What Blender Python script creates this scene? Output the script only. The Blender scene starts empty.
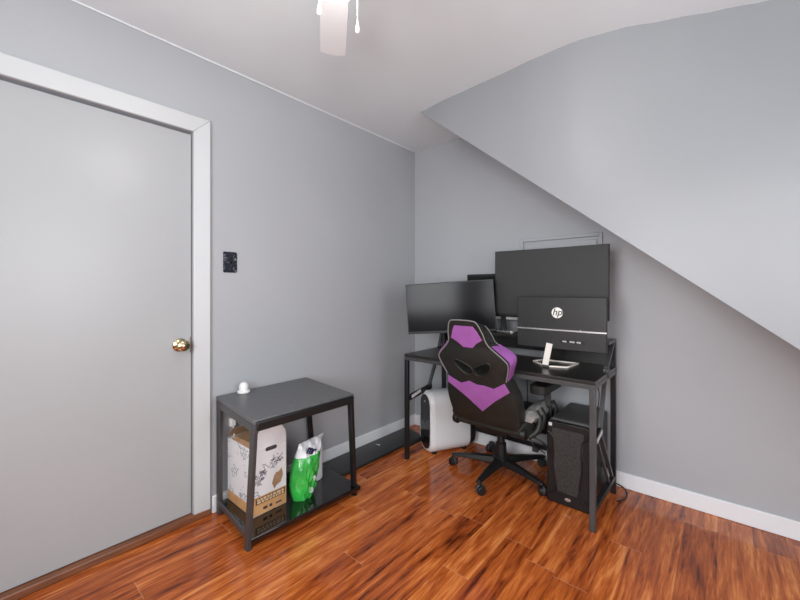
import bpy, bmesh, math, random
from mathutils import Vector, Matrix
PI = math.pi
S = bpy.context.scene
COL = S.collection
random.seed(4)

# ------------------------------------------------------------------ camera
CAM = Vector((2.09, -2.617, 1.21))
YAW = math.atan(323/373.)
cam_d = bpy.data.cameras.new('camera'); cam = bpy.data.objects.new('camera', cam_d); COL.objects.link(cam)
cam.location = CAM; cam.rotation_euler = (PI/2, 0, YAW)
cam_d.sensor_fit = 'HORIZONTAL'; cam_d.sensor_width = 36; cam_d.lens = 373/800*36
cam_d.shift_x = 0; cam_d.shift_y = -(300-289)/800
cam_d.clip_start = .02
S.camera = cam
# ------------------------------------------------------------------ world, view, big lights
S.view_settings.view_transform = 'Standard'; S.view_settings.look = 'None'
S.view_settings.gamma = 1; S.view_settings.use_curve_mapping = False
S.view_settings.exposure = 0.07
W = bpy.data.worlds.new('world'); S.world = W; W.use_nodes = True
W.node_tree.nodes['Background'].inputs[0].default_value = (.75, .82, 1, 1)
W.node_tree.nodes['Background'].inputs[1].default_value = 1.0
def area_light(name, loc, target, sx, sy, power, color=(1, 1, 1)):
    l = bpy.data.lights.new(name, 'AREA'); l.shape = 'RECTANGLE'; l.size = sx; l.size_y = sy
    l.energy = power; l.color = color
    o = bpy.data.objects.new(name, l); COL.objects.link(o); o.location = loc
    o.rotation_euler = (Vector(target)-Vector(loc)).to_track_quat('-Z', 'Y').to_euler()
    return o
# daylight through two assumed windows behind the camera, plus one added fill light
DAY = (.965, .98, 1)
area_light('front_window_daylight', (1.55, -3.44, 1.45), (1.55, 0, 1.3), .86, 1.2, 41, DAY)
area_light('added_front_fill', (2.85, -3.44, 1.45), (2.85, 0, 1.3), .80, 1.2, 26, DAY)  # added fill to even out the light, its window is unseen
area_light('right_window_daylight', (3.44, -1.9, 1.35), (0, -1.9, 1.2), .86, 1.2, 21, DAY)
FAN_EMIT = 42.0

# ------------------------------------------------------------------ materials
MATS = {}
def mat(name, col=(.5, .5, .5), rough=.5, metal=0, spec=.5, coat=0, emit=None, es=0, trans=0, alpha=1):
    if name in MATS: return MATS[name]
    m = bpy.data.materials.new(name); m.use_nodes = True
    b = m.node_tree.nodes['Principled BSDF']
    b.inputs['Base Color'].default_value = (*col, 1)
    b.inputs['Roughness'].default_value = rough; b.inputs['Metallic'].default_value = metal
    b.inputs['Specular IOR Level'].default_value = spec
    b.inputs['Coat Weight'].default_value = coat; b.inputs['Coat Roughness'].default_value = .06
    if emit: b.inputs['Emission Color'].default_value = (*emit, 1); b.inputs['Emission Strength'].default_value = es
    b.inputs['Transmission Weight'].default_value = trans
    MATS[name] = m; return m
def nodes(m): return m.node_tree.nodes, m.node_tree.links, m.node_tree.nodes['Principled BSDF']
def noisy(m, scale=8, detail=4, amt=.06, bump=0, bscale=None, rough_amt=0, stretch=(1, 1, 1)):
    N, L, b = nodes(m)
    tc = N.new('ShaderNodeTexCoord'); mp = N.new('ShaderNodeMapping'); mp.inputs['Scale'].default_value = stretch
    L.new(tc.outputs['Object'], mp.inputs[0])
    nz = N.new('ShaderNodeTexNoise'); nz.inputs['Scale'].default_value = scale; nz.inputs['Detail'].default_value = detail
    L.new(mp.outputs[0], nz.inputs['Vector'])
    mr = N.new('ShaderNodeMapRange'); mr.inputs[1].default_value = .3; mr.inputs[2].default_value = .7
    mr.inputs[3].default_value = 1-amt; mr.inputs[4].default_value = 1+amt; L.new(nz.outputs[0], mr.inputs[0])
    mx = N.new('ShaderNodeMix'); mx.data_type = 'RGBA'; mx.blend_type = 'MULTIPLY'; mx.inputs[0].default_value = 1
    mx.inputs[6].default_value = b.inputs['Base Color'].default_value
    L.new(mr.outputs[0], mx.inputs[7]); L.new(mx.outputs[2], b.inputs['Base Color'])
    if bump:
        n2 = N.new('ShaderNodeTexNoise'); n2.inputs['Scale'].default_value = bscale or scale*8; n2.inputs['Detail'].default_value = 3
        L.new(mp.outputs[0], n2.inputs['Vector'])
        bp = N.new('ShaderNodeBump'); bp.inputs['Strength'].default_value = bump; bp.inputs['Distance'].default_value = .004
        L.new(n2.outputs[0], bp.inputs['Height']); L.new(bp.outputs[0], b.inputs['Normal'])
    if rough_amt:
        r0 = b.inputs['Roughness'].default_value
        m2 = N.new('ShaderNodeMapRange'); m2.inputs[1].default_value = .3; m2.inputs[2].default_value = .7
        m2.inputs[3].default_value = r0-rough_amt; m2.inputs[4].default_value = r0+rough_amt
        L.new(nz.outputs[0], m2.inputs[0]); L.new(m2.outputs[0], b.inputs['Roughness'])
    return m
M_wall = noisy(mat('grey_wall_paint', (.410, .425, .443), .42, spec=.4), 1.3, 3, .03, .12, 26)
M_slope = noisy(mat('grey_wall_paint_darkened', (.285, .296, .309), .38, spec=.4), 1.3, 3, .03, .10, 14)  # same paint as the walls, colour darkened to offset strong light here
M_ceil = noisy(mat('ceiling_paint', (.755, .80, .82), .5), 1.5, 3, .03, .12, 20)
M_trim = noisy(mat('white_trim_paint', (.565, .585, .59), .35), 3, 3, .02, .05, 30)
M_base = noisy(mat('white_trim_paint_lightened', (.80, .82, .84), .35), 3, 3, .02, .05, 30)  # trim paint again, brightness missing near the floor put into the colour
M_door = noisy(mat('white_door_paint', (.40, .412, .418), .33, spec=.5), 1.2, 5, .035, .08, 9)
M_blackm = noisy(mat('black_powder_metal', (.011, .011, .012), .40, spec=.4), 20, 3, .15, .1, 300)
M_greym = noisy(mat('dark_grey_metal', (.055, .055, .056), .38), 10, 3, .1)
M_cart = noisy(mat('charcoal_board', (.105, .106, .110), .40), 30, 3, .12, .1, 200)
M_gloss = mat('glossy_black_board', (.006, .006, .007), .06, coat=.5)
M_desk = noisy(mat('black_desk_board', (.018, .017, .016), .30), 14, 4, .3, .08, 200)
M_screen = mat('switched_off_screen', (.010, .010, .011), .15, spec=.14)
M_screen2 = mat('matte_switched_off_screen', (.030, .030, .030), .42, spec=.45)
M_plast = noisy(mat('black_plastic', (.010, .010, .010), .42, spec=.4), 30, 3, .1)
M_plastg = noisy(mat('grey_plastic', (.045, .045, .045), .45), 30, 3, .1)
M_hp = noisy(mat('charcoal_monitor_back', (.026, .026, .026), .42, spec=.38), 60, 3, .08, .06, 400)
M_silver = mat('silver', (.75, .75, .75), .25, metal=.8)
M_white = mat('white_plastic', (.80, .79, .77), .3)
M_cream = mat('warm_white_plastic', (.80, .74, .67), .35)
M_leather = noisy(mat('black_leatherette', (.017, .018, .0155), .48, spec=.35), 20, 4, .12, .25, 160)
M_leatherg = noisy(mat('grey_leatherette', (.25, .24, .23), .35), 12, 4, .2, .5, 40)
M_purple = noisy(mat('purple_leatherette', (.33, .105, .37), .45), 14, 4, .08, .25, 120)
M_pipe = mat('grey_piping', (.22, .21, .21), .4)
M_brass = mat('brass', (.55, .46, .28), .16, metal=1)
M_red = noisy(mat('reddish_wood_sill', (.20, .075, .035), .35), 10, 4, .35, 0, stretch=(8, .6, 8))
M_green = noisy(mat('green_bag_film', (.035, .42, .06), .22, coat=.4), 9, 4, .35, 1.0, 22)
M_bagw = noisy(mat('white_bag_film', (.75, .77, .78), .25, coat=.3), 9, 4, .05, .8, 20)
M_navy = mat('navy_ink', (.02, .03, .09), .4)
M_ink = mat('dark_ink', (.05, .05, .06), .6)
M_card = noisy(mat('white_printed_cardboard', (.78, .78, .79), .55), 12, 4, .06, .15, 40)
M_kraft = noisy(mat('brown_cardboard', (.36, .22, .12), .7), 14, 4, .18, .2, 40)
M_orange = noisy(mat('tan_orange_print', (.62, .33, .14), .55), 10, 4, .15)
M_glow = mat('lamp_globe', (1, 1, 1), .4, emit=(1, .97, .93), es=FAN_EMIT)
M_fan = mat('white_fan_plastic', (.72, .72, .73), .35)
M_oval = mat('gloss_black_oval', (.010, .010, .011), .12, coat=.4)
M_pcw = noisy(mat('white_tower_shell', (.72, .73, .74), .35), 3, 3, .02)
M_mesh = noisy(mat('dark_mesh_grille', (.030, .029, .027), .5), 120, 2, .6, .5, 300)

def sketch_print(name, base, ink, scale, thr):
    """card with scattered blue-grey line art printed on it"""
    m = mat(name, base, .55); N, L, b = nodes(m)
    tc = N.new('ShaderNodeTexCoord')
    v = N.new('ShaderNodeTexVoronoi'); v.feature = 'DISTANCE_TO_EDGE'; v.inputs['Scale'].default_value = scale
    n = N.new('ShaderNodeTexNoise'); n.inputs['Scale'].default_value = 11; n.inputs['Detail'].default_value = 3
    L.new(tc.outputs['Object'], v.inputs['Vector']); L.new(tc.outputs['Object'], n.inputs['Vector'])
    lt = N.new('ShaderNodeMath'); lt.operation = 'LESS_THAN'; lt.inputs[1].default_value = .10; L.new(v.outputs[0], lt.inputs[0])
    gt = N.new('ShaderNodeMath'); gt.operation = 'GREATER_THAN'; gt.inputs[1].default_value = thr; L.new(n.outputs[0], gt.inputs[0])
    mu = N.new('ShaderNodeMath'); mu.operation = 'MULTIPLY'; L.new(lt.outputs[0], mu.inputs[0]); L.new(gt.outputs[0], mu.inputs[1])
    mx = N.new('ShaderNodeMix'); mx.data_type = 'RGBA'; mx.inputs[6].default_value = (*base, 1); mx.inputs[7].default_value = (*ink, 1)
    L.new(mu.outputs[0], mx.inputs[0]); L.new(mx.outputs[2], b.inputs['Base Color'])
    return m
M_art = sketch_print('card_with_sketch_art', (.78, .78, .79), (.36, .38, .42), 48, .55)

def floor_mat():
    m = mat('cherry_laminate_planks', (.3, .1, .04), .14, spec=.36); N, L, b = nodes(m)
    def math_(op, a, c=None, v=None):
        n = N.new('ShaderNodeMath'); n.operation = op
        if hasattr(a, 'links'): L.new(a, n.inputs[0])
        else: n.inputs[0].default_value = a
        if c is not None:
            if hasattr(c, 'links'): L.new(c, n.inputs[1])
            else: n.inputs[1].default_value = c
        return n.outputs[0]
    tc = N.new('ShaderNodeTexCoord'); sp = N.new('ShaderNodeSeparateXYZ'); L.new(tc.outputs['Object'], sp.inputs[0])
    PW, PL = .13, 1.21
    u = math_('DIVIDE', math_('SUBTRACT', sp.outputs[0], .51-5*PW), PW)
    iu = math_('FLOOR', u); fu = math_('FRACT', u)
    wn = N.new('ShaderNodeTexWhiteNoise'); wn.noise_dimensions = '1D'; L.new(iu, wn.inputs['W'])
    v = math_('ADD', math_('DIVIDE', sp.outputs[1], PL), math_('MULTIPLY', wn.outputs[0], 7.3))
    iv = math_('FLOOR', v); fv = math_('FRACT', v)
    cb = N.new('ShaderNodeCombineXYZ'); L.new(iu, cb.inputs[0]); L.new(iv, cb.inputs[1])
    w2 = N.new('ShaderNodeTexWhiteNoise'); w2.noise_dimensions = '2D'; L.new(cb.outputs[0], w2.inputs['Vector'])
    # grain coordinates: stretched along the plank, shifted per plank
    c2 = N.new('ShaderNodeCombineXYZ')
    L.new(math_('ADD', math_('MULTIPLY', sp.outputs[0], 17), math_('MULTIPLY', w2.outputs[0], 37)), c2.inputs[0])
    L.new(math_('ADD', math_('MULTIPLY', sp.outputs[1], 1.5), math_('MULTIPLY', w2.outputs[0], 91)), c2.inputs[1])
    n1 = N.new('ShaderNodeTexNoise'); n1.inputs['Scale'].default_value = 1.0; n1.inputs['Detail'].default_value = 6
    n1.inputs['Roughness'].default_value = .62; n1.inputs['Distortion'].default_value = 1.1; L.new(c2.outputs[0], n1.inputs['Vector'])
    n2 = N.new('ShaderNodeTexNoise'); n2.inputs['Scale'].default_value = 3.2; n2.inputs['Detail'].default_value = 8
    n2.inputs['Distortion'].default_value = 1.8; L.new(c2.outputs[0], n2.inputs['Vector'])
    g = math_('ADD', math_('ADD', math_('MULTIPLY', n1.outputs[0], .72), math_('MULTIPLY', n2.outputs[0], .30)),
              math_('MULTIPLY', math_('SUBTRACT', w2.outputs[0], .5), .10))
    cr = N.new('ShaderNodeValToRGB'); e = cr.color_ramp.elements
    e[0].position = .34; e[0].color = (.075, .015, .005, 1)
    e[1].position = .66; e[1].color = (.69, .25, .072, 1)
    for p, c in ((.41, (.24, .048, .011, 1)), (.50, (.40, .092, .019, 1)), (.58, (.54, .148, .034, 1))):
        x = e.new(p); x.color = c
    c3 = N.new('ShaderNodeCombineXYZ'); L.new(math_('ADD', math_('MULTIPLY', sp.outputs[0], 85), math_('MULTIPLY', w2.outputs[0], 11)), c3.inputs[0]); L.new(math_('MULTIPLY', sp.outputs[1], 5), c3.inputs[1])
    n3 = N.new('ShaderNodeTexNoise'); n3.inputs['Scale'].default_value = 1; n3.inputs['Detail'].default_value = 4; n3.inputs['Distortion'].default_value = .6; L.new(c3.outputs[0], n3.inputs['Vector'])
    g2 = math_('ADD', g, math_('MULTIPLY', math_('SUBTRACT', n3.outputs[0], .5), .24)); L.new(g2, cr.inputs[0])
    # seams
    eu = math_('MINIMUM', fu, math_('SUBTRACT', 1, fu)); ev = math_('MINIMUM', fv, math_('SUBTRACT', 1, fv))
    su = math_('LESS_THAN', eu, .010); sv = math_('LESS_THAN', ev, .0016)
    mx = N.new('ShaderNodeMix'); mx.data_type = 'RGBA'; mx.blend_type = 'MULTIPLY'; L.new(math_('MULTIPLY', su, .45), mx.inputs[0])
    L.new(cr.outputs[0], mx.inputs[6]); mx.inputs[7].default_value = (.35, .3, .3, 1)
    m3 = N.new('ShaderNodeMix'); m3.data_type = 'RGBA'; L.new(math_('MULTIPLY', sv, .32), m3.inputs[0])
    L.new(mx.outputs[2], m3.inputs[6]); m3.inputs[7].default_value = (.62, .36, .22, 1)  # end seams lightened to paint in the gleam of plank bevels
    L.new(m3.outputs[2], b.inputs['Base Color'])
    bp = N.new('ShaderNodeBump'); bp.inputs['Strength'].default_value = .12; bp.inputs['Distance'].default_value = .002
    L.new(n1.outputs[0], bp.inputs['Height']); L.new(bp.outputs[0], b.inputs['Normal'])
    return m
M_floor = floor_mat()

def marble_dark():
    m = mat('dark_marbled_plate', (.02, .02, .03), .2); N, L, b = nodes(m)
    tc = N.new('ShaderNodeTexCoord'); n = N.new('ShaderNodeTexNoise'); n.inputs['Scale'].default_value = 45
    n.inputs['Detail'].default_value = 5; n.inputs['Distortion'].default_value = 1.2
    L.new(tc.outputs['Object'], n.inputs['Vector'])
    cr = N.new('ShaderNodeValToRGB'); L.new(n.outputs[0], cr.inputs[0]); e = cr.color_ramp.elements
    e[0].position = .50; e[0].color = (.008, .009, .016, 1); e[1].position = .75; e[1].color = (.45, .38, .30, 1)
    x = e.new(.6); x.color = (.03, .04, .07, 1)
    L.new(cr.outputs[0], b.inputs['Base Color']); return m
M_plate = marble_dark()

# ------------------------------------------------------------------ mesh helpers
def smooth_by_angle(me, ang=35):
    for p in me.polygons: p.use_smooth = True
    try: me.set_sharp_from_angle(angle=math.radians(ang))
    except Exception: pass
ORG = {}
def obj(name, bm, m, parent=None, loc=None, smooth=True, bevel=0, bseg=2):
    """link bm (world coordinates) as one mesh object; child geometry is stored relative to its thing's base"""
    me = bpy.data.meshes.new(name)
    org = ORG[parent.name] if parent is not None else Vector(loc or (0, 0, 0))
    bmesh.ops.translate(bm, verts=bm.verts, vec=-org)
    bmesh.ops.recalc_face_normals(bm, faces=bm.faces)
    bm.to_mesh(me); bm.free()
    if m is not None: me.materials.append(m)
    o = bpy.data.objects.new(name, me); COL.objects.link(o)
    if parent is not None: o.parent = parent
    else: o.location = org
    ORG[o.name] = org
    if smooth: smooth_by_angle(me)
    if bevel:
        b = o.modifiers.new('bevel', 'BEVEL'); b.width = bevel; b.segments = bseg; b.limit_method = 'ANGLE'; b.angle_limit = math.radians(40)
        b.harden_normals = False
    return o
def thing(name, label, cat, loc, group=None):
    o = bpy.data.objects.new(name, None); COL.objects.link(o); o.location = loc; o.empty_display_size = .05
    o['label'] = label; o['category'] = cat
    if group: o['group'] = group
    ORG[o.name] = Vector(loc); return o
def tag(o, label, cat, group=None):
    o['label'] = label; o['category'] = cat
    if group: o['group'] = group
    return o
def struct(name, bm, m, parent=None, **k):
    o = obj(name, bm, m, parent, **k)
    if parent is None: o['kind'] = 'structure'
    return o
def B(): return bmesh.new()
def quad(bm, pts): return bm.faces.new([bm.verts.new(p) for p in pts])
def box(bm, lo, hi):
    x0, y0, z0 = lo; x1, y1, z1 = hi
    v = [bm.verts.new(p) for p in ((x0,y0,z0),(x1,y0,z0),(x1,y1,z0),(x0,y1,z0),(x0,y0,z1),(x1,y0,z1),(x1,y1,z1),(x0,y1,z1))]
    for f in ((0,3,2,1),(4,5,6,7),(0,1,5,4),(1,2,6,5),(2,3,7,6),(3,0,4,7)): bm.faces.new([v[i] for i in f])
    return bm
def hexa(bm, low, high):
    v = [bm.verts.new(p) for p in list(low)+list(high)]
    for f in ((0,3,2,1),(4,5,6,7),(0,1,5,4),(1,2,6,5),(2,3,7,6),(3,0,4,7)): bm.faces.new([v[i] for i in f])
    return bm
def frame_of(d, up=(0, 0, 1)):
    d = Vector(d).normalized(); up = Vector(up)
    if abs(d.dot(up)) > .98: up = Vector((0, 1, 0))
    s = d.cross(up).normalized(); t = s.cross(d).normalized(); return d, s, t
def bar(bm, p, q, w, h, up=(0, 0, 1)):
    p = Vector(p); q = Vector(q); d, s, t = frame_of(q-p, up); s = s*w/2; t = t*h/2
    return hexa(bm, [p-s-t, p+s-t, p+s+t, p-s+t], [q-s-t, q+s-t, q+s+t, q-s+t])
def rings(bm, rs, closed_ends=True):
    L_ = [[bm.verts.new(p) for p in r] for r in rs]; n = len(L_[0])
    for a, b in zip(L_, L_[1:]):
        for i in range(n): bm.faces.new([a[i], a[(i+1) % n], b[(i+1) % n], b[i]])
    if closed_ends: bm.faces.new(L_[0][::-1]); bm.faces.new(L_[-1])
    return bm
def cyl(bm, p, q, r1, r2=None, seg=20):
    r2 = r1 if r2 is None else r2; p = Vector(p); q = Vector(q); d, s, t = frame_of(q-p)
    return rings(bm, [[c+(s*math.cos(a)+t*math.sin(a))*r for a in [2*PI*i/seg for i in range(seg)]] for c, r in ((p, r1), (q, r2))])
def lathe(bm, base, axis, prof, seg=28):
    base = Vector(base); d, s, t = frame_of(axis)
    return rings(bm, [[base+d*h+(s*math.cos(a)+t*math.sin(a))*max(r, 1e-4) for a in [2*PI*i/seg for i in range(seg)]] for r, h in prof])
def catmull(pts, n=8, closed=False):
    P = [Vector(p) for p in pts]; out = []; N_ = len(P); rng = range(N_ if closed else N_-1)
    for i in rng:
        if closed: a, b, c, d = P[(i-1) % N_], P[i], P[(i+1) % N_], P[(i+2) % N_]
        else: a, b, c, d = P[max(i-1, 0)], P[i], P[i+1], P[min(i+2, N_-1)]
        for k in range(n):
            t = k/n
            out.append(.5*((2*b)+(c-a)*t+(2*a-5*b+4*c-d)*t*t+(3*b-a-3*c+d)*t**3))
    if not closed: out.append(P[-1])
    return out
def tube(bm, pts, r, seg=8, closed=False):
    P = [Vector(p) for p in pts]; n = len(P); rs = []; s = None
    for i, p in enumerate(P):
        d = (P[(i+1) % n]-P[i-1]) if closed else (P[min(i+1, n-1)]-P[max(i-1, 0)])
        d.normalize()
        if s is None: _, s, t = frame_of(d)
        s = (s-d*s.dot(d)).normalized(); t = s.cross(d)
        rs.append([p+(s*math.cos(a)+t*math.sin(a))*r for a in [2*PI*k/seg for k in range(seg)]])
    if closed: rs.append(rs[0]); return rings(bm, rs, False)
    return rings(bm, rs)
def prism(bm, poly, o, ax, ay, az, t0, t1, scale0=1, scale1=1):
    """polygon (u,v) in plane o+u*ax+v*ay extruded along az from t0 to t1"""
    o, ax, ay, az = map(Vector, (o, ax, ay, az)); cu = sum(p[0] for p in poly)/len(poly); cv = sum(p[1] for p in poly)/len(poly)
    R = []
    for t, sc in ((t0, scale0), (t1, scale1)): R.append([o+ax*(cu+(u-cu)*sc)+ay*(cv+(v-cv)*sc)+az*t for u, v in poly])
    return rings(bm, R)
def rrect(w, h, r, n=5, cx=0, cy=0):
    out = []
    for sx, sy, a0 in ((1,1,0),(-1,1,90),(-1,-1,180),(1,-1,270)):
        for k in range(n+1):
            a = math.radians(a0+90*k/n); out.append((cx+sx*(w/2-r)+r*math.cos(a), cy+sy*(h/2-r)+r*math.sin(a)))
    return out
def text_mesh(name, body, size, o, ax, ay, m, parent, shear=0, depth=.0008, bold=0, align='CENTER'):
    cu = bpy.data.curves.new('tmp_text', 'FONT'); cu.body = body; cu.size = size; cu.shear = shear; cu.extrude = depth
    cu.align_x = align; cu.align_y = 'CENTER'; cu.offset = bold; cu.resolution_u = 3
    to = bpy.data.objects.new('tmp_text', cu); COL.objects.link(to)
    bpy.context.view_layer.update()
    me = bpy.data.meshes.new_from_object(to.evaluated_get(bpy.context.evaluated_depsgraph_get()))
    bm = bmesh.new(); bm.from_mesh(me)
    ax = Vector(ax).normalized(); ay = Vector(ay).normalized(); az = ax.cross(ay)
    o = Vector(o)
    for v in bm.verts: v.co = o+ax*v.co.x+ay*v.co.y+az*v.co.z
    bpy.data.objects.remove(to); bpy.data.curves.remove(cu); bpy.data.meshes.remove(me)
    return obj(name, bm, m, parent, smooth=False)
def cut(o, cutbm):
    """boolean a hole through object o (baked into its mesh)"""
    me = bpy.data.meshes.new('tmp_cut'); bmesh.ops.translate(cutbm, verts=cutbm.verts, vec=-ORG[o.name] if o.parent is None else -ORG[o.parent.name])
    bmesh.ops.recalc_face_normals(cutbm, faces=cutbm.faces); cutbm.to_mesh(me); cutbm.free()
    c = bpy.data.objects.new('tmp_cut', me); COL.objects.link(c)
    if o.parent: c.parent = o.parent
    else: c.location = o.location
    md = o.modifiers.new('b', 'BOOLEAN'); md.object = c; md.operation = 'DIFFERENCE'; md.solver = 'EXACT'
    bpy.context.view_layer.update()
    nm = bpy.data.meshes.new_from_object(o.evaluated_get(bpy.context.evaluated_depsgraph_get()))
    o.modifiers.clear(); o.data = nm
    bpy.data.objects.remove(c)
    smooth_by_angle(nm, 35)

# ------------------------------------------------------------------ room shell
H = 2.44; X1 = 3.5; Y0 = -3.5
struct('floor', box(B(), (-.16, Y0-.1, -.1), (X1+.1, .1, 0)), M_floor)
struct('ceiling', box(B(), (-.16, Y0-.1, H), (X1+.1, .1, H+.1)), M_ceil)
struct('wall_back', box(B(), (-.16, 0, 0), (X1+.1, .1, H)), M_wall)
# left wall with the door opening
DY0, DY1, DZ = -2.64, -1.853, 2.029
bm = B(); box(bm, (-.15, DY1, 0), (0, 0, H)); box(bm, (-.15, DY0, DZ), (0, DY1, H)); box(bm, (-.15, Y0, 0), (0, DY0, H))
struct('wall_left', bm, M_wall)
# right wall and front wall with assumed window openings and one added (behind the camera)
def wall_with_window(name, axis, at, a0, a1, w0, w1, z0, z1):
    bm = B()
    def bx_(s0, s1, b0, b1):
        if axis == 'y': box(bm, (s0, at-.1, b0), (s1, at, b1))
        else: box(bm, (at, s0, b0), (at+.1, s1, b1))
    bx_(a0, w0, 0, H); bx_(w1, a1, 0, H); bx_(w0, w1, 0, z0); bx_(w0, w1, z1, H)
    return struct(name, bm, M_wall)
bm = B(); box(bm, (-.16, Y0-.1, 0), (1.1, Y0, H)); box(bm, (2.0, Y0-.1, 0), (2.42, Y0, H)); box(bm, (3.28, Y0-.1, 0), (X1+.1, Y0, H))
for a, b in ((1.1, 2.0), (2.42, 3.28)): box(bm, (a, Y0-.1, 0), (b, Y0, .85)); box(bm, (a, Y0-.1, 2.05), (b, Y0, H))  # second opening added for the front fill light
struct('wall_front', bm, M_wall)
wall_with_window('wall_right', 'x', X1, Y0, 0, -2.45, -1.55, .85, 2.05)
def window(n, axis, at, w0, w1, z0, z1):
    bm = B()
    def bb(a0, a1, b0, b1, t=.03):
        if axis == 'y': box(bm, (a0, at-.07, b0), (a1, at-.07+t, b1))
        else: box(bm, (at+.04, a0, b0), (at+.04+t, a1, b1))
    bb(w0, w0+.05, z0, z1); bb(w1-.05, w1, z0, z1); bb(w0+.05, w1-.05, z0, z0+.05); bb(w0+.05, w1-.05, z1-.05, z1)
    bb(w0+.05, w1-.05, (z0+z1)/2-.02, (z0+z1)/2+.02)
    struct('unseen_window_%d' % n, bm, M_trim)
window(1, 'y', Y0, 1.1, 2.0, .85, 2.05); window(3, 'y', Y0, 2.42, 3.28, .85, 2.05); window(2, 'x', X1, -2.45, -1.55, .85, 2.05)  # third window is unseen, added to frame the front fill light

# ------------------------------------------------------------------ sloped underside of the stairs (bulkhead)
sl = (2.44-.981)/(2.309-.50)
def bx_at(z): return .50+(H-z)/sl
ctop = [(.498,-.567),(.775,-.60),(1.121,-.622),(1.306,-.642),(1.535,-.648),(1.722,-.606),(1.907,-.525),(2.08,-.45),(2.242,-.385),(2.6,-.28),(3.5,-.18)]
def cy(x):
    for (a, b), (c, d) in zip(ctop, ctop[1:]):
        if x <= c: t = max(0, (x-a)/(c-a)); return b+(d-b)*(t*t*(3-2*t)*.5+t*.5)
    return ctop[-1][1]
bm = B(); NX, NZ = 60, 24; grid = []
XE = X1
for i in range(NX+1):
    x = .5+(XE-.5)*i/NX; zl = max(H-(x-.5)*sl, 0); row = []
    for j in range(NZ+1):
        f = j/NZ; z = zl+(H-zl)*f
        g = min(max((z-1.6)/(H-1.6), 0), 1); g = g*g*(3-2*g)
        y = -.575*(1-g)+cy(x)*g
        row.append(bm.verts.new((x, y, z)))
    grid.append(row)
for i in range(NX):
    for j in range(NZ):
        vs = [grid[i][j], grid[i+1][j], grid[i+1][j+1], grid[i][j+1]]
        if i == 0 and j >= 0 and False: continue
        try: bm.faces.new(vs)
        except Exception: pass
# underside
back = [bm.verts.new((.5+(XE-.5)*i/NX, .0, max(H-(XE-.5)*i/NX*sl, 0))) for i in range(NX+1)]
for i in range(NX): bm.faces.new([grid[i][0], back[i], back[i+1], grid[i+1][0]])
bmesh.ops.remove_doubles(bm, verts=bm.verts, dist=1e-5)
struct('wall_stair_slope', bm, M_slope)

# ------------------------------------------------------------------ baseboards and trim
bm = B(); box(bm, (0, -.014, 0), (X1, 0, .092)); struct('baseboard_back', bm, M_base, bevel=.004)
bm = B(); box(bm, (0, -1.76, 0), (.014, -.014, .092)); struct('baseboard_left', bm, M_base, bevel=.004)
bm = B(); cyl(bm, (.004, -3.45, H-.004), (.004, -.01, H-.004), .004, seg=8); struct('trim_1', bm, M_ceil)
# ------------------------------------------------------------------ door
dr = bpy.data.objects.new('door_1', None); COL.objects.link(dr); dr.location = (-.045, DY1, 0); dr['kind'] = 'structure'; ORG[dr.name] = Vector((-.045, DY1, 0))
SILL = .034
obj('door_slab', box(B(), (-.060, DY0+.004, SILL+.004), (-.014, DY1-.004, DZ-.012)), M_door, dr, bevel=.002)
bm = B()
box(bm, (-.15, DY0-.02, 0), (-.001, DY0, DZ+.0)) if False else None
box(bm, (-.15, DY1-.0020, SILL), (-.062, DY1, DZ)); box(bm, (-.15, DY0, DZ-.006), (-.062, DY1, DZ))
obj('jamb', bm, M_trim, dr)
bm = B()
ca, cb_ = .0, .018
hexa(bm, [(0,DY1,SILL),(.012,DY1,SILL),(.020,DY1+.08,SILL),(0,DY1+.08,SILL)], [(0,DY1,DZ),(.012,DY1,DZ),(.020,DY1+.08,DZ+.08),(0,DY1+.08,DZ+.08)])
hexa(bm, [(0,DY0-.08,DZ+.08),(.020,DY0-.08,DZ+.08),(.012,DY0,DZ),(0,DY0,DZ)], [(0,DY1+.08,DZ+.08),(.020,DY1+.08,DZ+.08),(.012,DY1,DZ),(0,DY1,DZ)])
hexa(bm, [(0,DY0-.08,SILL),(.020,DY0-.08,SILL),(.012,DY0,SILL),(0,DY0,SILL)], [(0,DY0-.08,DZ+.08),(.020,DY0-.08,DZ+.08),(.012,DY0,DZ),(0,DY0,DZ)])
obj('casing', bm, M_trim, dr, bevel=.003)
obj('sill_board', box(B(), (-.14, DY0-.08, 0), (.018, DY1+.085, SILL)), M_red, dr, bevel=.006)
bm = B(); k0 = (-.014, -1.912, .924)
lathe(bm, k0, (1, 0, 0), [(.0, 0), (.033, 0), (.034, .004), (.028, .010), (.014, .014), (.012, .030), (.018, .036), (.027, .044), (.029, .054), (.026, .064), (.016, .071), (0, .073)])
kn = obj('door_knob', bm, M_brass, dr); kn['label'] = 'brass door knob'
bm = B(); box(bm, (-.0142, DY1-.010, .88), (-.0135, DY1-.006, .96)); obj('latch_plate', bm, M_brass, dr)

# ------------------------------------------------------------------ wall switch plate
sw = thing('switch_plate', 'dark marbled switch plate on the grey wall beside the white door casing', 'light switch', (0, -1.66, 1.36))
obj('plate', prism(B(), rrect(.078, .118, .008), (0, -1.66, 1.36), (0, 1, 0), (0, 0, 1), (1, 0, 0), 0, .007, 1, .94), M_plate, sw, bevel=.001)
for dy in (0,):
    obj('toggle', hexa(B(), [(.006,-1.665,1.350),(.006,-1.655,1.350),(.006,-1.655,1.372),(.006,-1.665,1.372)], [(.016,-1.664,1.362),(.016,-1.656,1.362),(.016,-1.656,1.370),(.016,-1.664,1.370)]), M_plast, sw)
for z in (1.325, 1.395): obj('screw', cyl(B(), (.006, -1.66, z), (.0085, -1.66, z), .0025, seg=10), M_plastg, sw)

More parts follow.
